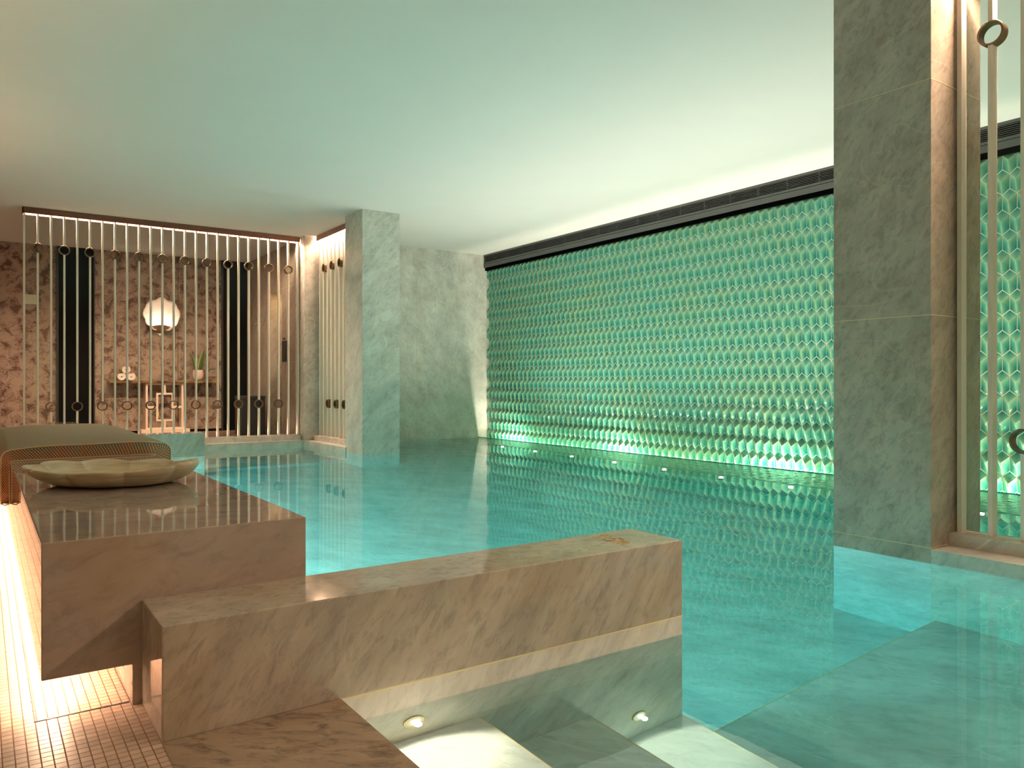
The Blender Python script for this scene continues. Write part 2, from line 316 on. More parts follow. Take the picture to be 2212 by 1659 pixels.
def leafmat():
    m, nt, out = newmat('snake_plant_leaf')
    b = N(nt, 'ShaderNodeBsdfPrincipled'); L(nt, b.outputs[0], out.inputs[0]); b.inputs['Roughness'].default_value = .45
    uv = N(nt, 'ShaderNodeUVMap'); uv.uv_map = 'UVMap'; sx = N(nt, 'ShaderNodeSeparateXYZ'); L(nt, uv.outputs[0], sx.inputs[0])
    mr = N(nt, 'ShaderNodeMapRange'); mr.inputs[1].default_value = .62; mr.inputs[2].default_value = .72; L(nt, sx.outputs[0], mr.inputs[0])
    tc = N(nt, 'ShaderNodeTexCoord'); w = N(nt, 'ShaderNodeTexWave'); w.bands_direction = 'Z'; w.inputs['Scale'].default_value = 12; w.inputs['Distortion'].default_value = 5; L(nt, tc.outputs['Object'], w.inputs['Vector'])
    m1 = N(nt, 'ShaderNodeMixRGB'); m1.inputs[1].default_value = (.03, .07, .02, 1); m1.inputs[2].default_value = (.07, .13, .035, 1); L(nt, w.outputs[0], m1.inputs[0])
    m2 = N(nt, 'ShaderNodeMixRGB'); m2.inputs[2].default_value = (.42, .36, .06, 1); L(nt, mr.outputs[0], m2.inputs[0]); L(nt, m1.outputs[0], m2.inputs[1]); L(nt, m2.outputs[0], b.inputs['Base Color'])
    return m
M['leaf'] = leafmat()
def shelfmat():
    m, nt, out = newmat('polished_onyx')
    b = N(nt, 'ShaderNodeBsdfPrincipled'); L(nt, b.outputs[0], out.inputs[0]); b.inputs['Roughness'].default_value = .25
    tc = N(nt, 'ShaderNodeTexCoord'); n = N(nt, 'ShaderNodeTexNoise'); n.inputs['Scale'].default_value = 5; n.inputs['Detail'].default_value = 6; L(nt, tc.outputs['Object'], n.inputs['Vector'])
    r = N(nt, 'ShaderNodeValToRGB'); e = r.color_ramp.elements; e[0].position = .38; e[0].color = (.05, .025, .015, 1); e[1].position = .62; e[1].color = (.20, .20, .05, 1)
    x = e.new(.5); x.color = (.22, .10, .04, 1); L(nt, n.outputs[0], r.inputs[0]); L(nt, r.outputs[0], b.inputs['Base Color']); return m
M['onyx'] = shelfmat()
M['shell'] = plain('white_plaster_shell', (.90, .78, .70), .6, spec=.2)
M['shellbrown'] = plain('gilt_brown_shell', (.30, .18, .09), .5, vary=.3)

# ------------------------------------------------------------ mesh helpers
class MB:
    """collects geometry in layout units; build() links it as one mesh object"""
    def __init__(s): s.bm = bmesh.new(); s.uv = None
    def box(s, x0, x1, y0, y1, z0, z1, bev=0):
        vs = [s.bm.verts.new((x, y, z)) for z in (z0, z1) for y in (y0, y1) for x in (x0, x1)]
        fs = [(0, 2, 3, 1), (4, 5, 7, 6), (0, 1, 5, 4), (2, 6, 7, 3), (0, 4, 6, 2), (1, 3, 7, 5)]
        fs = [s.bm.faces.new([vs[i] for i in f]) for f in fs]
        if bev:
            es = list({e for f in fs for e in f.edges})
            bmesh.ops.bevel(s.bm, geom=es, offset=bev, segments=2, profile=.6, affect='EDGES')
        return s
    def prism(s, pts, z0, z1):
        a = [s.bm.verts.new((x, y, z0)) for x, y in pts]; b = [s.bm.verts.new((x, y, z1)) for x, y in pts]
        s.bm.faces.new(a[::-1]); s.bm.faces.new(b)
        for i in range(len(pts)):
            j = (i+1) % len(pts); s.bm.faces.new((a[i], a[j], b[j], b[i]))
        return s
    def grid(s, rows, close_u=False, close_v=False, caps=False):
        V = [[s.bm.verts.new(p) for p in r] for r in rows]
        nr, nc = len(V), len(V[0])
        for i in range(nr-1 + (1 if close_v else 0)):
            for j in range(nc-1 + (1 if close_u else 0)):
                q = [V[i][j], V[i][(j+1) % nc], V[(i+1) % nr][(j+1) % nc], V[(i+1) % nr][j]]
                s.bm.faces.new(q)
        if caps:
            s.bm.faces.new(V[0][::-1]); s.bm.faces.new(V[-1])
        return V
    def tube(s, pts, r, n=8, closed=False):
        pts = [Vector(p) for p in pts]; rows = []
        m = len(pts)
        for i, p in enumerate(pts):
            a = pts[(i-1) % m] if (closed or i > 0) else p; b = pts[(i+1) % m] if (closed or i < m-1) else p
            t = (b-a).normalized(); u = t.cross(Vector((0, 0, 1)))
            if u.length < .1: u = t.cross(Vector((0, 1, 0)))
            u.normalize(); w = t.cross(u)
            rr = r[i] if isinstance(r, (list, tuple)) else r
            rows.append([tuple(p+rr*(math.cos(2*math.pi*k/n)*u+math.sin(2*math.pi*k/n)*w)) for k in range(n)])
        s.grid(rows, close_u=True, close_v=closed, caps=not closed); return s
    def cyl(s, c, axis, r, h, n=24, r2=None):
        """solid cylinder from c along axis"""
        c = Vector(c); ax = Vector(axis).normalized(); u = ax.orthogonal().normalized(); w = ax.cross(u)
        rows = []
        for q, rr in ((0, r), (h, r if r2 is None else r2)):
            rows.append([tuple(c+ax*q+rr*(math.cos(2*math.pi*k/n)*u+math.sin(2*math.pi*k/n)*w)) for k in range(n)])
        s.grid(rows, close_u=True, caps=True); return s
    def ring(s, c, axis, ro, ri, h, n=40):
        c = Vector(c); ax = Vector(axis).normalized(); u = Vector((0, 0, 1)); w = ax.cross(u).normalized(); u = w.cross(ax)
        ch = (ro-ri)*.18; rows = []
        for q, rr in ((-h/2+ch, ro), (h/2-ch, ro), (h/2, ro-ch), (h/2, ri+ch), (h/2-ch, ri), (-h/2+ch, ri), (-h/2, ri+ch), (-h/2, ro-ch)):
            rows.append([tuple(c+ax*q+rr*(math.cos(2*math.pi*k/n)*u+math.sin(2*math.pi*k/n)*w)) for k in range(n)])
        s.grid(rows, close_u=True, close_v=True); return s
    def build(s, name, mat, parent=None, origin=None, smooth=False, label=None):
        base = Vector(parent_base(parent)) if parent else Vector(origin or (0, 0, 0))
        bmesh.ops.recalc_face_normals(s.bm, faces=s.bm.faces)
        for v in s.bm.verts: v.co = (v.co-base)*S
        me = bpy.data.meshes.new(name); s.bm.to_mesh(me); s.bm.free()
        me.materials.append(mat)
        if smooth:
            for p in me.polygons: p.use_smooth = True
        o = bpy.data.objects.new(name, me); C.objects.link(o)
        if parent: o.parent = parent
        else: o.location = base*S
        o['base'] = list(base)
        if label: o['label'] = label
        return o
def parent_base(p): return tuple(p['base'])
def thing(name, label, cat, base=(0, 0, 0), group=None, kind=None):
    o = bpy.data.objects.new(name, None); C.objects.link(o); o.empty_display_size = .1
    o.location = Vector(base)*S; o['base'] = list(base); o['label'] = label; o['category'] = cat
    if group: o['group'] = group
    if kind: o['kind'] = kind
    return o
def tag(o, label, cat, group=None, kind=None):
    o['label'] = label; o['category'] = cat
    if group: o['group'] = group
    if kind: o['kind'] = kind
    return o
def struct(o, label=None):
    o['kind'] = 'structure'
    if label: o['label'] = label
    return o
def autosmooth(o, ang=35):
    for p in o.data.polygons: p.use_smooth = True
    o.data.set_sharp_from_angle(angle=math.radians(ang)); return o

FL = 0.077            # deck level above the water
YB = 12.26            # back wall of the pool
XT = 7.89             # tiled wall plane
XP = 4.353            # line of pillars
BOT = -1.38
# ------------------------------------------------------------ shell
b = MB(); b.box(-1.7, XT+.3, -3.2, 15.95, CEIL, CEIL+.15)
struct(b.build('ceiling', M['ceiling'], origin=(0, 0, CEIL)), 'smooth pale plaster ceiling glowing green to white')
b = MB(); b.box(-1.7, .862, -3.2, 12.3, -1.6, FL); b.box(-1.7, XP, 12.62, 15.75, -.4, FL-.001)
fl = struct(b.build('floor', M['mosaic']), 'small square stone mosaic floor under the bench')
b = MB(); b.box(-.2, XP, 12.66, 15.74, FL-.01, FL+.002)
struct(b.build('floor', M['pinkfloor']), 'warm brown stone floor of the corridor behind the bars')
b = MB(); b.box(-1.85, -1.7, -3.2, 15.95, -.1, CEIL)
struct(b.build('wall_left', M['plaster']))
b = MB(); b.box(-1.85, XT+.3, -3.35, -3.2, -1.6, CEIL)
struct(b.build('wall_rear', M['plaster']))
b = MB(); b.box(4.70, XT+.3, YB, YB+.25, -1.6, CEIL)
wb = struct(b.build('wall_far', M['wallmarble'], origin=(6.4, YB, 0)), 'grey streaked marble wall at the far end of the pool')
for z in (.129, 1.352, 2.596):
    j = MB(); j.box(4.9, XT, YB-.002, YB+.002, z-.003, z+.003); j.build('joint', M['joint'], wb)
j = MB(); j.box(6.408, 6.414, YB-.002, YB+.002, -1.3, CEIL); j.build('joint', M['joint'], wb)
b = MB(); b.box(XT+.022, XT+.3, -3.2, YB+.05, -1.6, CEIL)
struct(b.build('wall_right', M['tilegrout']), 'wall carrying the green tiles')

# green tile relief
def tilewall():
    bm = bmesh.new(); uvl = bm.loops.layers.uv.new('UVMap'); tone = bm.verts.layers.float.new('tone')
    w, pz, d = .1262, .189, .024
    K = .955; e0 = .003
    y_start, top = 3.311, 3.155
    rnd = random.Random(3)
    for r in range(19):
        zu = top-pz*r
        for c in range(-26, 72):
            yc = y_start+w*(c+.5)+(w/2 if r % 2 else 0)
            if yc > YB+.01 or yc < .2: continue
            zc = zu-.0685
            def P(y, z, h): return (XT+.022-h-.0, yc+y*K, zc+(z-zc+0)*K+0)
            T = (0, zu+.052, e0); UL = (-w/2, zu, e0); UR = (w/2, zu, e0); A = (0, zu-.062, d+.012)
            LL = (-w/2, zu-.137, e0); LR = (w/2, zu-.137, e0); Bt = (0, zu-.189, e0)
            t = min(1, max(0, .72+.5*noise.noise(Vector((yc*.9, zu*1.4, 2.0)))+rnd.gauss(0, .18)))
            n = 4
            def q(a, bb, cc, dd):
                # bilinear patch, a = apex (uv 0,0), bb (1,0), cc (1,1), dd (0,1)
                V = []
                for i in range(n+1):
                    row = []
                    for k in range(n+1):
                        u, v = i/n, k/n
                        p = [a[m]*(1-u)*(1-v)+bb[m]*u*(1-v)+cc[m]*u*v+dd[m]*(1-u)*v for m in range(3)]
                        x = bm.verts.new(P(*p)); x[tone] = t; row.append((x, (u, v)))
                    V.append(row)
                for i in range(n):
                    for k in range(n):
                        f = [V[i][k], V[i+1][k], V[i+1][k+1], V[i][k+1]]
                        fc = bm.faces.new([g[0] for g in f]); fc.smooth = True
                        for lp, g in zip(fc.loops, f): lp[uvl].uv = g[1]
            q(A, UL, T, UR); q(A, Bt, LL, UL); q(A, UR, LR, Bt)
            sk = [P(*p) for p in (T, UL, LL, Bt, LR, UR)]
            for i in range(6):
                p0, p1 = sk[i], sk[(i+1) % 6]
                vs = [bm.verts.new(p0), bm.verts.new(p1), bm.verts.new((XT+.024, p1[1], p1[2])), bm.verts.new((XT+.024, p0[1], p0[2]))]
                for x in vs: x[tone] = t
                fc = bm.faces.new(vs)
                for lp in fc.loops: lp[uvl].uv = (1, 1)
    geom = list(bm.verts)+list(bm.edges)+list(bm.faces)
    bmesh.ops.bisect_plane(bm, geom=geom, plane_co=(0, 0, top), plane_no=(0, 0, 1), clear_outer=True)
    geom = list(bm.verts)+list(bm.edges)+list(bm.faces)
    bmesh.ops.bisect_plane(bm, geom=geom, plane_co=(0, YB, 0), plane_no=(0, 1, 0), clear_outer=True)
    me = bpy.data.meshes.new('tile_relief')
    base = Vector((XT, 6, 0))
    for v in bm.verts: v.co = (v.co-base)*S
    bm.to_mesh(me); bm.free(); me.materials.append(M['glaze'])
    o = bpy.data.objects.new('trim_1', me); C.objects.link(o); o.location = base*S
    struct(o, 'relief wall of glazed green elongated hexagon tiles')
    # facing winding
    return o
tilewall()

# ventilation trim over the tiles
g = thing('ventilation_grille', 'long charcoal louvred air grille running above the green tiles', 'air grille', (XT, 6, 3.2))
y0, y1 = -1.0, YB
b = MB(); b.box(XT-.06, XT+.03, y0, y1, 3.415, CEIL); b.box(XT-.06, XT+.03, y0, y1, 3.270, 3.298); b.build('frame', M['greytrim'], g)
b = MB(); b.box(XT-.06, XT+.03, y0, y1, 3.200, 3.264); b.build('fascia', M['greytrim'], g)
b = MB(); b.box(XT-.03, XT+.03, y0, y1, 3.150, 3.20); b.box(XT-.012, XT+.03, y0, y1, 3.262, 3.42); b.build('shadow_gap', M['void'], g)
for k in range(6):
    z = 3.310+k*.0185
    b = MB(); b.box(XT-.055, XT-.03, y0, y1, z, z+.0055); b.build('slat', M['greytrim'], g)
y = y0+.3
while y < y1:
    MB().box(XT-.056, XT-.025, y, y+.006, 3.298, 3.415).build('mullion', M['greytrim'], g); y += .42

# ------------------------------------------------------------ pool basin
b = MB(); b.box(.86, XT+.3, -3.2, 12.4, BOT-.2, BOT)
struct(b.build('pool_floor', M['pool'], origin=(3, 6, BOT)), 'pale marble pool floor under turquoise water')
b = MB(); b.box(.855, .8615, -3.2, 12.3, BOT, 0)
struct(b.build('pool_wall', M['pool'], origin=(.86, 6, BOT)))
b = MB(); b.box(.5, XP+.35, 12.3, 12.62, BOT, FL); b.box(XP, 4.95, 10.55, 12.5, BOT, FL)
kf = struct(b.build('pool_kerb', M['marble_far'], origin=(3, 12.3, FL)), 'marble pool kerb below the far bar screens')
b = MB(); b.box(XP, 4.93, -3.2, 2.185, BOT, FL)
kn = struct(b.build('pool_kerb', M['marble_far'], origin=(4.4, 1.5, FL)), 'marble pool kerb below the near bar screen')
def lipx(y): return 6.33+(y-2.8)*.068
b = MB(); b.prism([(lipx(-3.2)-.10, -3.2), (7.706, -3.2), (7.706, 12.3), (lipx(12.3)-.10, 12.3)], BOT, -.10)
struct(b.build('pool_ledge', M['ledge'], origin=(7, 6, -.1)), 'shallow submerged ledge along the green tile wall')

def steps(name, y0, y1, label, lev):
    t = thing(name, label, 'pool steps', (1.5, (y0+y1)/2, BOT))
    xs = [.862, 1.347, 1.825, 2.305, 4.353]; zs = [-.226, -.514, -.800, -1.10]
    for i in range(4):
        b = MB(); b.box(xs[i], xs[i+1], y0, 2.130 if (y1 == 2.16 and i < 3) else y1, BOT, zs[i]); b.build('step' if i < 3 else 'landing', M['pool'], t)
    for i in range(3):
        b = MB(); b.box(xs[i+1]-.004, xs[i+1]+.001, y0, 2.130 if y1 == 2.16 else y1, zs[i]-.004, zs[i]+.0008); b.build('joint', M['joint'], t)
    return t
t = steps('pool_steps', -3.2, 2.16, 'pale marble steps descending under water in front of the low wall marked 1,15m', 0)
b = MB(); b.box(2.305, 4.353, 2.156, 2.161, -1.104, -1.0992); b.build('joint', M['joint'], t)
t = steps('pool_steps', 10.60, 12.3, 'submerged marble steps at the far end behind the far low wall', 0)

wtr = MB(); wtr.box(.8605, 7.707, -3.21, 12.305, BOT-.01, 0)
tag(wtr.build('pool_water', M['water']), 'still turquoise pool water reflecting the green tile wall', 'water', kind='stuff')

# coping slab
b = MB(); b.box(.381, .865, -3.2, 2.128, FL-.03, FL+.003, bev=.002)
struct(b.build('pool_coping', M['coping'], origin=(.6, 1, FL)), 'brown veined marble coping slab beside the near pool steps')
# hatch grooves in the mosaic
h = thing('floor_hatch', 'tile covered floor hatch outlined by a dark cracked joint under the bench end', 'hatch', (.24, 2.8, FL))
b = MB(); b.box(.122, .352, 2.466, 9.8, FL-.004, FL+.0012); o = b.build('cover', M['mosaic'], h)
b = MB()
x = .118
while x < .352:
    w = R.uniform(.0015, .0045); b.box(x, x+.0135, 2.462-w, 2.464+w, FL, FL+.0016); x += .013
y = 2.464
while y < 4.6:
    w = R.uniform(.0006, .0022); b.box(.1205-w, .1205+w, y, y+.041, FL, FL+.0016); y += .04
b.build('dark_joint', M['ink'], h)

# ------------------------------------------------------------ pillars
def pillar(x0, x1, y0, y1, label):
    t = thing('marble_pillar', label, 'pillar', ((x0+x1)/2, (y0+y1)/2, BOT))
    b = MB(); b.box(x0, x1, y0, y1, -.02, CEIL, bev=.003); b.build('shaft', M['pillar'] if y0 < 5 else M['marble_far'], t)
    b = MB(); b.box(x0+.001, x1-.001, y0+.001, y1-.001, BOT, -.018); b.build('submerged_base', M['pool'], t)  # same stone as the shaft; paler marble stands in for underwater light
    b = MB()
    for z in (FL+.008, 1.387, 2.705):
        b.box(x0-.0012, x1+.0012, y0-.0012, y1+.0012, z-.0022, z+.0022)
    b.build('joint', M['joint'], t)
    return t
pillar(4.353, 4.933, 2.185, 2.78, 'large grey marble pillar on the right rising from the pool to the ceiling')
pillar(4.370, 4.945, 9.985, 10.60, 'pale green lit marble pillar in the middle distance left of the far wall')
b = MB(); b.box(XP+.012, 4.66, 12.3, 12.75, FL, CEIL); b.box(4.63, 4.8, 12.25, 12.6, FL, CEIL)
tag(b.build('corner_pier', M['pinkmarble'], origin=(4.5, 12.4, FL)), 'slim blush marble corner pier between the two far bar screens', 'pillar')

# ------------------------------------------------------------ bar screens
def screen(label, axis, fix, start, end, bars, rings, plinth, glass_off, base, panel=None, lint=None, lamp=True):
    """axis 0: bars spread along x at y=fix; axis 1: spread along y at x=fix"""
    t = thing('bar_screen', label, 'screen', base, 'cream bar screens around the pool')
    wx, dp = .024, .058
    sgn = 1
    def bx(mb, a0, a1, o0, o1, z0, z1, bev=0):
        if axis == 0: mb.box(a0, a1, fix+o0, fix+o1, z0, z1, bev)
        else: mb.box(fix+o0, fix+o1, a0, a1, z0, z1, bev)
    b = MB(); bx(b, start, end, -.10, .085, FL-.005, plinth, .004); b.build('plinth', M['pinkmarble'], t)
    b = MB(); bx(b, start-.01, end, -.055, -.035, CEIL-.085, CEIL); bx(b, start-.01, end, -.035, .10, CEIL-.035, CEIL); bx(b, start-.01, end, .085, .10, CEIL-.085, CEIL)
    bx(b, start-.012, start, -.055, .10, CEIL-.085, CEIL); b.build('lintel', M['copper'], t)
    b = MB(); bx(b, start, end, -.022, .022+.03, CEIL-.055, CEIL-.045); b.build('light_strip', M['led'] if axis == 0 or base[1] < 5 else M['led_short'], t)
    if axis == 0:
        b = MB(); bx(b, start+.02, end-.02, .033, .045, plinth, plinth+.003); b.build('floor_light_strip', M['led_up'], t)
        b = MB(); bx(b, start, end, .0300, .0325, plinth, plinth+.008); b.build('strip_shield', M['pinkmarble'], t)  # added lip, hides the strip's bright line from the camera
    b = MB(); bx(b, start, end, .050, .056, plinth, CEIL-.06); b.build('glass_pane', M['glass'], t)
    if panel is not None:
        b = MB(); bx(b, start, end, panel, panel+.02, plinth-.02, CEIL-.04); b.build('backing_panel', M['panel'], t)
    for i, a in enumerate(bars):
        rz = rings.get(i)
        b = MB(); w = wx/2
        top = CEIL-.06
        if rz is None: bx(b, a-w, a+w, -dp/2, dp/2, plinth, top)
        else:
            bx(b, a-w, a+w, -dp/2, dp/2, plinth, rz-.064); bx(b, a-w, a+w, -dp/2, dp/2, rz+.064, top)
        bo = b.build('bar', M['cream'], t)
        if rz is not None:
            c = (a, fix, rz) if axis == 0 else (fix, a, rz)
            r = MB(); r.ring(c, (0, 1, 0) if axis == 0 else (1, 0, 0), .070, .056, .060)
            autosmooth(r.build('ring', M['bronze'], bo))
    return t
bars = [.484+.1606*i for i in range(25)]
rg = {i: (2.893 if i % 2 else .679) for i in range(1, 24)}
screen('long screen of cream vertical bars with bronze rings before the brown corridor', 0, 12.55, .472, 4.36, bars, rg, .160, .05, (2.4, 12.55, FL))
bars = [12.165-.1665*i for i in range(10)]
rg = {1: 2.889, 3: 2.889, 5: 2.889, 7: 2.889, 2: .684, 4: .684, 6: .684, 8: .684}
screen('short screen of cream bars before a pale panel left of the far pillar', 1, 4.60, 10.60, 12.248, bars, rg, .160, .05, (4.6, 11.4, FL), panel=.12)
bars = [2.158-.1635*i for i in range(30)]
rg = {i: (2.955 if i % 2 else .69) for i in range(1, 30)}
screen('near screen of thick looking cream bars at the right edge of the pool', 1, 4.645, -3.2, 2.185, bars, rg, .150, .05, (4.6, 0, FL))

# ------------------------------------------------------------ low walls
def lowwall(x0, x1, y0, y1, label):
    t = thing('low_wall', label, 'low wall', ((x0+x1)/2, (y0+y1)/2, BOT))
    b = MB(); b.box(x0, x1, y0, y1, FL, .377, bev=.004); b.build('body', M['low'], t)
    b = MB(); b.box(.866, x1-.001, y0+.001, y1-.001, BOT, FL-.004); b.build('base', M['pool'] if False else M['low_base_lit'], t)
    b = MB(); b.box(x0+.001, x1-.0005, y0+.0005, y1-.0005, FL-.005, FL+.0005); b.build('joint', M['joint'], t)
    return t
M['low_base_lit'] = marble('marble_low_wall_base_lit', (.70, .66, .60), (.42, .40, .37), rot=(.1, .62, .1), stretch=.33, rough=.15, seed=2.2, scale=2.6, stain=.35, amount=.6, veins=.1)  # same stone as the body, lightened to stand in for underwater light
lowwall(.381, 2.302, 2.13, 2.430, 'long low marble wall marked 1,15m between the bench and the near pool steps')
lowwall(.381, 2.345, 10.29, 10.60, 'far low marble wall behind the woven lounger mat, tinted green')

# depth marking glyphs (read facing +x, running towards the camera)
mk = thing('depth_marking', 'small raised brass lettering 1,15m near the end of the low wall top', 'sign', (2.09, 2.27, .377))
def glyph(name, strokes, adv, w=.0046):
    b = MB()
    for st in strokes:
        for (ax, ay), (cx, cy_) in zip(st, st[1:]):
            p = Vector((2.045+ay, 2.388-(adv+ax), 0)); q = Vector((2.045+cy_, 2.388-(adv+cx), 0))
            d = (q-p); ln = d.length or 1e-6; d = d/ln; nrm = Vector((-d.y, d.x, 0))*w/2; p = p-d*w*.3; q = q+d*w*.3
            b.prism([(p+nrm).to_2d(), (q+nrm).to_2d(), (q-nrm).to_2d(), (p-nrm).to_2d()], .377, .3802)
    b.build(name, M['brass'], mk)
one = [[(-.014, .054), (.006, .072)], [(.006, .072), (.006, .0)]]
glyph('digit', one, .012); glyph('comma', [[(.004, .012), (-.002, -.014)]], .032); glyph('digit', one, .064)
five = [[(.028, .072), (.002, .072), (.0, .044)], [(.0, .044), (.012, .048), (.024, .042), (.029, .028), (.026, .010), (.016, .0), (.004, .002), (-.003, .009)]]
glyph('digit', five, .086)
mm_ = [[(0, 0), (0, .046)], [(0, .036), (.008, .045), (.018, .044), (.022, .034), (.022, 0)], [(.022, .034), (.031, .045), (.041, .044), (.045, .034), (.045, 0)]]
glyph('letter', mm_, .136)

# recessed step lamps
def steplamp(x, y, z, s, label, power):
    t = thing('step_light', label, 'light', (x, y, z), 'round step lights in the pool walls')
    b = MB(); b.ring((x, y, z), (0, 1, 0), .036, .029, .010); autosmooth(b.build('rim', M['brass'], t))
    b = MB(); b.cyl((x, y+s*.002, z), (0, s, 0), .029, .002, 28); b.build('reflector', M['cream'], t)
    b = MB(); b.cyl((x+.004, y+s*.004, z), (0, s, 0), .012, .003, 20); b.build('lens', M['lens'], t)
    light('step_spot', 'SPOT', (x, y+s*.03, z+.005), power*.6, (1.0, .80, .58), (0, s, -.28), .012, spot=150, blend=.5)
steplamp(1.102, 2.129, -.112, -1, 'round underwater light above the top pool step in the low wall', 10)
steplamp(2.063, 2.129, -.655, -1, 'round underwater light above the third pool step in the low wall', 10)
steplamp(2.20, 10.601, -.5, 1, 'round underwater light on the hidden side of the far low wall', 16)

# edge uplights along the lip
names = ['ninth', 'eighth', 'seventh', 'sixth', 'fifth', 'fourth', 'third', 'second', 'first']
ly = [2.80, 3.68, 4.573, 5.476, 6.366, 7.295, 8.232, 9.171, 10.138]
for nm, y in zip(names, ly):
    x = lipx(y); 
    if abs(y-10.138) < .1: x = 6.83
    t = thing('edge_uplight', 'small bright uplight at the water line below the green tiles, %s from the far corner' % nm, 'light', (x, y, -.10), 'uplights along the green tile wall')
    b = MB(); b.cyl((x, y, -.10), (0, 0, 1), .030, .102, 24); b.build('housing', M['greytrim'], t)
    b = MB(); b.ring((x, y, .004), (0, 0, 1), .036, .024, .005); autosmooth(b.build('rim', M['brass'], t))
    b = MB(); b.cyl((x, y, .002), (0, 0, 1), .023, .005, 24); b.build('lens', M['lens'], t)
    light('edge_spot', 'SPOT', (x, y, .05), 35, (1.0, .92, .80), (.0, 0, 1.0), .03, spot=160, blend=1)

# wall washers in the added dry channel at the foot of the tiles
for i, y in enumerate((2.85, 5.65, 8.45, 11.2)):
    t = thing('wall_washer', 'low uplight at the very foot of the green tiles, %s from the far corner' % ('fourth', 'third', 'second', 'first')[i], 'light', (7.76, y, -.40), 'wall washers at the foot of the tiles')
    b = MB(); b.cyl((7.755, y, -.40), (0, 0, 1), .026, .05, 20); b.build('housing', M['greytrim'], t)
    b = MB(); b.cyl((7.755, y, -.35), (0, 0, 1), .022, .006, 20); b.build('lens', M['lens'], t)
    light('washer_spot', 'SPOT', (7.755, y, -.31), 40, (1.0, .93, .76), (.0, 0, 1.0), .022, spot=150, blend=.5)

t = thing('foot_light_strip', 'continuous warm light strip along the foot of the green tile wall', 'light strip', (7.83, 6, -.4))
b = MB(); b.box(7.707, 7.711, .0, 12.26, -.45, .006); b.box(7.711, 7.900, .0, 12.26, -.45, -.40); b.build('channel', M['ledge'], t)  # added dry slot, lets the lamps shine up the tiles past the water
b = MB(); b.box(7.73, 7.745, .3, 11.9, -.26, -.25); b.build('diffuser', M['led_foot'], t)

# underwater flood lamps in the pool's long side below the bench and in the kerb; the last two added unseen to brighten the near landing
for i, (x, y, z, d) in enumerate([(.868, 3.3, -.7, (1, 0, 0)), (.868, 4.9, -.7, (1, 0, 0)), (.868, 6.5, -.7, (1, 0, 0)), (.868, 8.1, -.7, (1, 0, 0)), (.868, 9.6, -.7, (1, 0, 0)),
                                  (4.90, 1.0, -.7, (1, 0, 0)), (4.353, .3, -.6, (-1, 0, 0)), (3.3, -3.195, -.6, (0, 1, 0))]):
    t = thing('pool_flood_light', 'round underwater flood light %s' % ('at the near end of the bench side', 'under the bowl end of the bench', 'under the woven mat', 'beyond the woven mat', 'just before the far low wall', 'behind the large right pillar', 'added unseen in the kerb under the near bar screen', 'added unseen in the near end wall of the pool')[i], 'light', (x, y, z), 'underwater flood lights')
    b = MB(); b.ring((x, y, z), d, .10, .08, .02); autosmooth(b.build('rim', M['brass'], t))
    b = MB(); b.cyl(Vector((x, y, z))-Vector(d)*.004, d, .08, .010, 28); b.build('lens', M['lens_water'], t)
    light('pool_flood', 'SPOT', Vector((x, y, z))+Vector(d)*.05, (84, 56, 52, 52, 52, 46, 7, 6)[i], AQUA, d, .08, spot=170, blend=.4)

# ------------------------------------------------------------ bench
BX0, BX1, BZ0, BZ1 = .133, .868, .194, .568
t = thing('marble_bench', 'long polished brown marble bench glowing underneath beside the pool', 'bench', (.5, 6, FL))
b = MB(); b.box(BX0, BX1, 2.431, 10.05, BZ0, BZ1, bev=.004)
# small chips on the lower front edge
sb = b.build('seat', M['bench'], t)
b = MB(); b.box(.357, .862, 2.432, 10.04, FL, BZ0+.004); b.build('plinth', M['bench'], t)
b = MB(); b.box(.160, .185, 2.50, 10.0, BZ0-.010, BZ0-.002); b.build('light_strip', M['led_bench'], t)

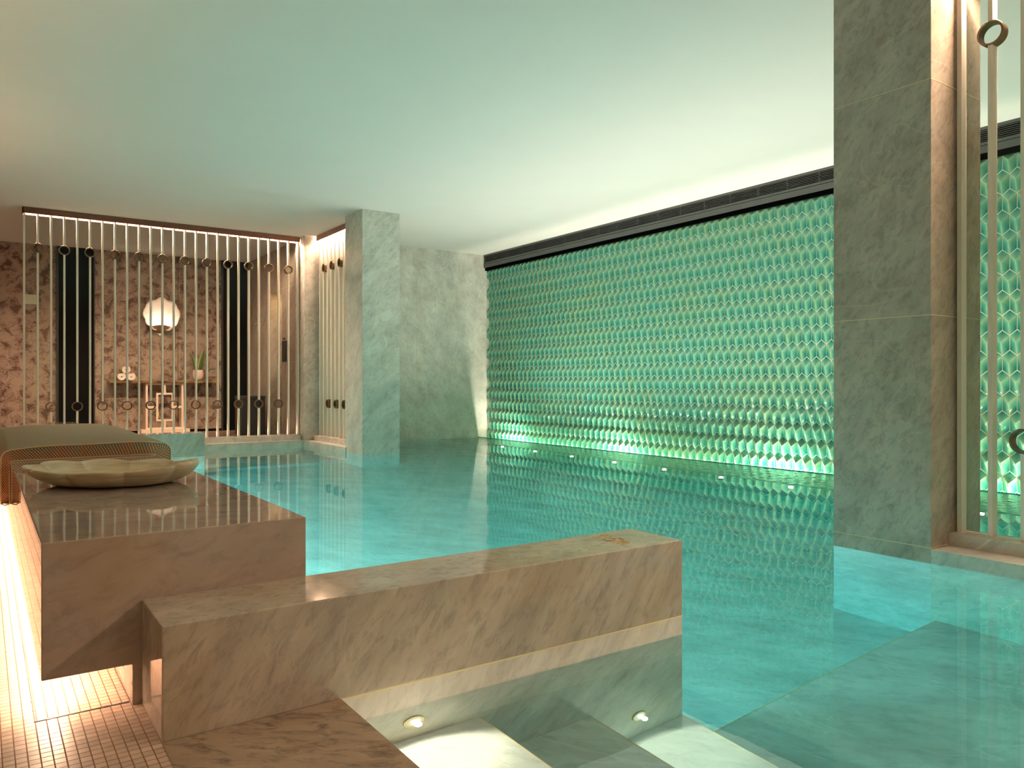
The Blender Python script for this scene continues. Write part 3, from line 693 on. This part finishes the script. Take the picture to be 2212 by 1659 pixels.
# ------------------------------------------------------------ lounger mat
def mat_():
    t = thing('lounger_mat', 'thick woven beige and orange lounger mat folded over both sides of the bench', 'lounger mat', (.5, 6.3, BZ1))
    ya, yb = 5.09, 7.6
    # outer and inner contour in x,z (inverted U)
    def contour(x0, x1, top, bot0, bot1, r, n=8):
        pts = []
        m = 14
        for i in range(m): pts.append((x0, bot0+(top-r-bot0)*i/m))
        for i in range(n+1):
            a = math.pi-math.pi/2*i/n; pts.append((x0+r+r*math.cos(a), top-r+r*math.sin(a)))
        for i in range(1, 24):
            u = i/24; pts.append((x0+r+(x1-x0-2*r)*u, top+.016*math.sin(math.pi*u)+.004*math.sin(9*u)))
        for i in range(n+1):
            a = math.pi/2-math.pi/2*i/n; pts.append((x1-r+r*math.cos(a), top-r+r*math.sin(a)))
        for i in range(1, m+1): pts.append((x1, top-r+(bot1-top+r)*i/m))
        return pts
    out = contour(.088, .962, .637, .335, .345, .055)
    inn = contour(BX0-.004, BX1+.004, BZ1+.004, .335, .345, .012)
    inn = [(x, min(z, BZ1+.004)) for x, z in inn]
    bm = bmesh.new(); uvl = bm.loops.layers.uv.new('UVMap'); sd = bm.verts.layers.float.new('side')
    base = Vector((.5, 6.3, BZ1))
    ln = [0]
    for i in range(1, len(out)): ln.append(ln[-1]+math.dist(out[i], out[i-1]))
    ny = 40
    def yy(k): return ya+(yb-ya)*k/ny
    G = []
    for k in range(ny+1):
        row = []
        for i, (x, z) in enumerate(out):
            y = yy(k)
            dz = .004*math.sin(y*3.1+x*5)+(.012*math.sin(math.pi*(y-ya)/(yb-ya))) if z > .6 else 0
            # front corners of the drapes are rounded
            if k == 0 and z < .37: y += .022
            v = bm.verts.new((x, y, z+dz)); v[sd] = 0 if z > .625 else min(1, (.637-z)/.05); row.append(v)
        G.append(row)
    for k in range(ny):
        for i in range(len(out)-1):
            f = bm.faces.new((G[k][i], G[k][i+1], G[k+1][i+1], G[k+1][i])); f.smooth = True
            for lp, (kk, ii) in zip(f.loops, ((k, i), (k, i+1), (k+1, i+1), (k+1, i))): lp[uvl].uv = (ln[ii], yy(kk))
    for k in (0, ny):
        I = [bm.verts.new((x, yy(k)+(.022 if k == 0 and z < .37 else 0), z)) for x, z in inn]
        for v in I: v[sd] = 1
        O = [bm.verts.new(v.co) for v in G[k]]
        for v in O: v[sd] = .9
        for i in range(len(out)-1):
            f = bm.faces.new((O[i], O[i+1], I[i+1], I[i]))
            for lp, (j, w) in zip(f.loops, ((i, 0), (i+1, 0), (i+1, .07), (i, .07))): lp[uvl].uv = (ln[j], w)
        if k == 0: I0 = I
    # inner side of the drapes and bottoms
    I0 = [bm.verts.new((x, ya, z)) for x, z in inn]; I1 = [bm.verts.new((x, yb, z)) for x, z in inn]
    for i in range(len(inn)-1): bm.faces.new((I0[i], I1[i], I1[i+1], I0[i+1]))
    for v in I0+I1: v[sd] = 1
    bm.faces.new((G[0][0], I0[0], I1[0], G[ny][0])); bm.faces.new((G[0][-1], G[ny][-1], I1[-1], I0[-1]))
    bmesh.ops.remove_doubles(bm, verts=bm.verts, dist=1e-6)
    for v in bm.verts: v.co = (v.co-base)*S
    bmesh.ops.recalc_face_normals(bm, faces=bm.faces)
    me = bpy.data.meshes.new('cover'); bm.to_mesh(me); bm.free(); me.materials.append(M['weave'])
    me.set_sharp_from_angle(angle=math.radians(50))
    o = bpy.data.objects.new('cover', me); C.objects.link(o); o.parent = t
    for k in (0, ny):
        b = MB(); pts = [(x, yy(k)+(.020 if k == 0 and z < .37 else -.001), z+(.004*math.sin(yy(k)*3.1+x*5) if z > .6 else 0)) for x, z in out]
        pts = [p for p in pts]
        inn2 = [(x, yy(k)-.001 if k == 0 else yy(k), z) for x, z in inn][::-1]
        b.tube(pts+[((out[-1][0]+inn[-1][0])/2, pts[-1][1], .325)]+inn2+[((out[0][0]+inn[0][0])/2, pts[0][1], .325)], .0042, 6, closed=True)
        b.build('piping', M['piping'], t, smooth=True)
mat_()

# ------------------------------------------------------------ carved shell bowl
def bowl():
    c = (.475, 3.736, BZ1)
    # frame: lateral axis e1 (to the right of the view), depth axis e2
    e1 = Vector((.822, -.569, 0)); e2 = Vector((.569, .822, 0))
    t = thing('stone_bowl', 'shallow scallop shaped carved stone bowl on the bench', 'bowl', c)
    na = 216
    def rim(a):
        # seven lobes on the far side of the hinge (hinge at a=0, to the right)
        ph = ((a/(2*math.pi)*9+.5) % 1)*2-1
        return 1.02-.115*abs(ph)**3
    def zr(a): return .070+.016*max(0, math.cos(a))**3+.010*max(0, -math.cos(a))**2+.007*math.cos(4.5*a)**2
    prof_out = [(0, 0, 0), (.40, 0, 0), (.56, .0, .05), (.70, .07, .3), (.84, .30, .7), (.94, .60, 1), (.99, .86, 1), (1.0, 1.0, 1)]
    prof_in = [(.975, 1.03, 1), (.94, .98, 1), (.88, .72, .8), (.76, .48, .5), (.62, .33, .2), (.40, .27, 0), (0, .25, 0)]
    b = MB(); rows = []
    for fr, fz, lw in prof_out+prof_in:
        row = []
        for k in range(na):
            a = 2*math.pi*k/na
            L_ = 1+(rim(a)-1)*max(lw, .35)
            # the petals keep sharp valleys down the wall
            rx = .357 if math.cos(a) > 0 else .352
            ry = .292
            sh = .03*(1-fr)
            p = Vector(c)+e1*(rx*fr*L_*math.cos(a)+sh)+e2*(ry*fr*L_*math.sin(a))
            z = zr(a)*fz
            # carved fan ribs by the hinge
            if abs(a if a < math.pi else a-2*math.pi) < .30 and (fr, fz, lw) in prof_in and fr > .6: z += .006*math.sin(a*60)+.012
            p.z = BZ1+z+.001
            row.append(tuple(p))
        rows.append(row)
    b.grid(rows, close_u=True)
    o = b.build('body', M['stone'], t)
    for p in o.data.polygons: p.use_smooth = True
    sub = o.modifiers.new('soft', 'SUBSURF'); sub.levels = 1; sub.render_levels = 1
bowl()

# ------------------------------------------------------------ corridor behind the long screen
YW = 15.75
b = MB(); b.box(-1.7, 5.3, YW, YW+.2, -.3, CEIL)
wf = struct(b.build('wall_back', M['wallpaper'], origin=(2, YW, 1)), 'brown brocade patterned wall of the corridor')
for x in (2.44, 3.10):
    j = MB(); j.box(x, x+.008, YW-.002, YW+.01, FL, CEIL); j.build('joint', M['ink'], wf)
b = MB(); b.box(-1.0, 3.9, YW-.02, YW, FL, .125); struct(b.build('baseboard_back', M['blackgloss'], origin=(2, YW, FL)))
for n, (x0, x1) in enumerate(((1.10, 1.69), (3.91, 4.41))):
    t = thing('door_%d' % (n+1), 'tall black doorway panel %s on the brown patterned wall' % ('left of the shell lamp' if n == 0 else 'right of the potted plant'), 'door', ((x0+x1)/2, YW, FL), kind='structure')
    b = MB(); b.box(x0, x1, YW-.03, YW-.002, FL, CEIL-.002); b.build('panel', M['blackgloss'], t)
    b = MB(); b.box(x0-.01, x0+.02, YW-.045, YW-.002, FL, CEIL-.002); b.box(x1-.02, x1, YW-.045, YW-.002, FL, CEIL-.002); b.build('frame', M['black'], t)
# right corridor wall with an opening
b = MB(); b.box(4.41, 4.62, 12.66, 13.59, FL, CEIL); b.box(4.41, 4.62, 14.256, YW, FL, CEIL); b.box(4.41, 4.62, 13.59, 14.256, 2.68, CEIL)
wr = struct(b.build('wall_corridor', M['corrmarble'], origin=(4.41, 14, FL)), 'brown marble side wall of the corridor with an opening')
b = MB(); b.box(4.62, 5.6, 14.256, 14.4, FL, 2.9); b.box(4.62, 5.6, 13.3, 13.59, FL, 2.9); b.box(5.5, 5.6, 13.3, 14.4, FL, 2.9); b.box(4.62, 5.6, 13.3, 14.4, 2.68, 2.9); b.box(4.41, 5.6, 13.3, 14.4, FL-.1, FL)
struct(b.build('wall_alcove', M['corrmarble'], origin=(5, 14, FL)))
light('alcove_light', 'POINT', (4.75, 13.9, 2.55), 3, (1.0, .62, .25), size=.04)
j = MB(); j.box(4.4085, 4.411, 12.66, 13.59, 1.383, 1.388); j.box(4.4085, 4.411, 12.66, 13.59, 2.70, 2.705); j.build('joint', M['joint'], wr)
t = thing('door_lever', 'thin steel door lever on the brown marble side wall', 'door handle', (4.40, 14.9, 2.16))
b = MB(); b.cyl((4.41, 15.05, 2.165), (-1, 0, 0), .03, .012, 20); b.build('rose', M['greytrim'], t)
b = MB(); b.tube([(4.40, 15.05, 2.165), (4.36, 15.05, 2.165), (4.355, 14.70, 2.160)], .009, 8); b.build('lever', M['switch'], t)
t = thing('wall_sign', 'narrow dark navy directory sign on the marble beside the opening', 'sign', (4.40, 13.44, 1.58))
b = MB(); b.box(4.398, 4.409, 13.315, 13.56, 1.397, 1.762, bev=.002); b.build('board', M['navy'], t)
b = MB(); b.box(4.3965, 4.398, 13.335, 13.42, 1.698, 1.706); b.build('heading', M['offwhite'], t)
for k in range(9):
    b = MB(); b.box(4.3968, 4.398, 13.36+.02*(k % 3), 13.50, 1.655-k*.026, 1.659-k*.026); b.build('text_line', M['greytrim'], t)
t = thing('wall_number', 'small dark lettering on the marble just above the navy sign', 'sign', (4.40, 13.44, 1.80))
for k, sh in enumerate(([(0, 1), (1, 1), (1, .5), (0, 0), (1, 0)], [(0, 0), (0, 1), (1, 1), (1, 0), (0, 0)], [(0, 0), (0, 1), (1, 1), (1, 0), (0, 0)])):
    b = MB(); p = [(4.403, 13.505-k*.042-.026*q, 1.785+.034*z) for q, z in sh]
    b.tube(p, .0035, 6); b.build('character', M['ink'], t)
t = thing('waste_bin', 'large black box bin standing on the corridor floor at the marble side wall', 'bin', (4.05, 14.3, FL))
b = MB(); b.box(3.83, 4.255, 14.05, 14.50, FL, .745, bev=.02); b.build('body', M['dark_bin'], t)
b = MB(); b.box(3.825, 4.26, 14.045, 14.505, .745, .785, bev=.012); b.build('lid', M['black'], t)
t = thing('wall_switch', 'square pale plate on the patterned wall left of the black doorway', 'wall plate', (.70, YW, 2.47))
b = MB(); b.box(.62, .79, YW-.012, YW, 2.39, 2.56, bev=.004); b.build('plate', M['switch'], t)
b = MB(); b.cyl((.735, YW-.012, 2.475), (0, -1, 0), .004, .003, 10); b.build('dot', M['ink'], t)

# shelf, console frame
t = tag(MB().box(1.885, 3.78, 15.42, YW, 1.018, 1.064, bev=.004).build('wall_shelf', M['onyx'], origin=(2.8, YW, 1.04)), 'long thin brown and green onyx shelf below the shell lamp', 'shelf')
t = thing('fretwork_frame', 'peach painted geometric fretwork frame standing under the shelf', 'fretwork frame', (2.82, 15.5, FL))
f0, f1 = 15.47, 15.515
def fr(name, x0, x1, z0, z1, y0=f0, y1=f1):
    MB().box(x0, x1, y0, y1, z0, z1, bev=.002).build(name, M['fret'], t)
fr('stile', 2.491, 2.527, .158, 1.014); fr('stile', 3.109, 3.146, .158, 1.014)
fr('rail', 2.527, 3.109, .983, 1.014); fr('rail', 2.527, 3.109, .158, .190)
fr('inner_stile', 2.670, 2.705, .306, .834); fr('inner_stile', 2.935, 2.970, .306, .834)
fr('inner_rail', 2.705, 2.935, .800, .834); fr('inner_rail', 2.705, 2.935, .306, .340)
fr('link', 2.803, 2.837, .834, .983); fr('link', 2.803, 2.837, .190, .306); fr('link', 2.527, 2.670, .547, .590); fr('link', 2.970, 3.109, .547, .590)
fr('side_board', 2.491, 2.515, .158, 1.014, f1, YW-.001); fr('side_board', 3.120, 3.146, .158, 1.014, f1, YW-.001)
fr('base_plinth', 2.41, 3.25, FL+.002, .158, 15.42, YW-.021)
t = tag(MB().box(2.71, 2.765, 15.740, 15.748, .38, .47).build('wall_sticker', M['sticker'], origin=(2.74, 15.74, .4)), 'small yellow square label inside the fretwork frame', 'sticker')

# towels
def towel(x, z, label):
    t = thing('rolled_towel', label, 'towel', (x, 15.5, z-.075), 'rolled towels on the shelf')
    b = MB(); pts = []
    n = 84; turns = 3.2
    for i in range(n+1):
        u = i/n; a = u*turns*2*math.pi; r = .010+.060*u
        pts.append((r*math.cos(a), r*math.sin(a)*.94))
    th = .0085
    rows = []
    for y in (15.44, 15.447, 15.68, 15.687):
        k = .98 if y in (15.44, 15.687) else 1
        o_ = []; i_ = []
        for px, pz in pts:
            r = math.hypot(px, pz); f = (r+th*k)/r; g_ = (r-th*k)/r
            o_.append((x+px*f, y, z+pz*f)); i_.append((x+px*g_, y, z+pz*g_))
        rows.append(o_+i_[::-1])
    b.grid(rows, close_u=True)
    # end strips
    V = rows[0]; m = len(pts)
    for R_ in (rows[0], rows[-1]):
        vs = [b.bm.verts.new(p) for p in R_]
        for i in range(m-1):
            b.bm.faces.new((vs[i], vs[i+1], vs[2*m-2-i], vs[2*m-1-i]))
    b.build('roll', M['towel'], t)
towel(2.085, 1.064+.071, 'rolled pale towel at the lower left of the stack of three')
towel(2.243, 1.064+.071, 'rolled pale towel at the lower right of the stack of three')
towel(2.160, 1.064+.071+.128, 'rolled pale towel on top of the other two')

# potted snake plant
t = thing('potted_snake_plant', 'snake plant in a round blush pot on the right end of the shelf', 'plant', (3.43, 15.58, 1.064))
pc = (3.43, 15.58)
b = MB(); prof = [(.0, 0), (.055, 0), (.085, .03), (.10, .07), (.103, .12), (.095, .18), (.088, .205), (.080, .205), (.086, .17), (.085, .15), (0, .15)]
b.grid([[(pc[0]+max(r, .0005)*math.cos(a*math.pi/16), pc[1]+max(r, .0005)*math.sin(a*math.pi/16), 1.065+z) for a in range(32)] for r, z in prof], close_u=True)
b.build('pot', M['pot'], t, smooth=True)
b = MB(); b.cyl((pc[0], pc[1], 1.215), (0, 0, 1), .08, .02, 24); b.build('soil', M['soil'], t)
def leaf(dx, lx, h, w, bow=0.0, ly=0.0):
    bm = bmesh.new(); uvl = bm.loops.layers.uv.new('UVMap'); n = 16; G = []
    for i in range(n+1):
        u = i/n; ww = w*(math.sin(math.pi*min(1, .22+u*.78))**.8)+.0008
        cx = pc[0]+dx+(lx-dx)*u**1.5; cz = 1.225+h*u-bow*u*u; cyy = pc[1]+ly*u
        row = []
        for k in range(7):
            s_ = (k-3)/3
            row.append((bm.verts.new((cx+ww*s_, cyy-.02*(1-s_*s_)*(ww/w), cz)), abs(s_)))
        G.append(row)
    for i in range(n):
        for k in range(6):
            f = [G[i][k], G[i][k+1], G[i+1][k+1], G[i+1][k]]; fc = bm.faces.new([g_[0] for g_ in f]); fc.smooth = True
            for lp, g_ in zip(fc.loops, f): lp[uvl].uv = (g_[1], .5)
    base = Vector(t['base'])
    for v in bm.verts: v.co = (v.co-base)*S
    me = bpy.data.meshes.new('leaf'); bm.to_mesh(me); bm.free(); me.materials.append(M['leaf'])
    o = bpy.data.objects.new('leaf', me); C.objects.link(o); o.parent = t
    so = o.modifiers.new('thick', 'SOLIDIFY'); so.thickness = .003
leaf(.03, .115, .47, .050, ly=-.02); leaf(-.04, -.15, .38, .030); leaf(-.01, -.07, .37, .026, ly=.04); leaf(.0, .02, .30, .035, ly=.05); leaf(-.05, -.14, .26, .016, ly=-.05)
b = MB(); b.tube([(pc[0]+.05, pc[1]-.02, 1.225), (pc[0]+.13, pc[1]-.04, 1.27), (pc[0]+.24, pc[1]-.05, 1.293), (pc[0]+.34, pc[1]-.06, 1.29)], [.008, .012, .011, .002], 8); b.build('leaf', M['leaf'], t)

# shell sconce
t = thing('shell_wall_lamp', 'white scallop shell wall lamp glowing above a brown ribbed cup', 'wall lamp', (2.78, YW, 2.05))
sc_ = Vector((2.78, YW-.02, 2.06))
b = MB(); rows = []
na = 121
def rimr(a):
    d = math.degrees(a)
    if d > 90: d = 180-d
    tab = [(-30, 15), (0, 23), (9, 31), (24, 40), (33, 47), (41, 51), (56, 59), (71, 61), (90, 65)]
    for (a0, r0), (a1, r1) in zip(tab, tab[1:]):
        if d <= a1 or a1 == 90:
            q = r0+(r1-r0)*max(0, (d-a0))/(a1-a0); break
    return q*.0086*(1+.05*abs(math.sin(7*a))-.03)
for i in range(15):
    u = i/14; row = []
    for k in range(na):
        a = math.radians(-28)+math.radians(236)*k/(na-1)
        rr = rimr(a)
        hx = rr*.95*math.cos(a)*u; hz = rr*math.sin(a)*u
        rib = .012*math.cos(16*a)*u
        row.append((sc_.x+hx*1.0, sc_.y-.02-.16*u**2-rib, sc_.z+hz))
    rows.append(row)
b.grid(rows); o = b.build('shell', M['shell'], t, smooth=True)
so = o.modifiers.new('thick', 'SOLIDIFY'); so.thickness = .006
b = MB(); rows = []
for i in range(9):
    u = i/8; row = []
    for k in range(49):
        a = math.pi*k/48
        r = (.03+.20*u**.8)*(1+.03*math.cos(20*a)*u)
        row.append((sc_.x+r*math.cos(a), YW-.01-.85*r*math.sin(a), sc_.z-.10+.14*u**1.6+.012*math.cos(a*4)*u))
    rows.append(row)
b.grid(rows); o = b.build('cup', M['shellbrown'], t, smooth=True)
so = o.modifiers.new('thick', 'SOLIDIFY'); so.thickness = .005
light('shell_bulb', 'POINT', (sc_.x, YW-.15, sc_.z+.03), 2.0, (1.0, .86, .76), size=.03)
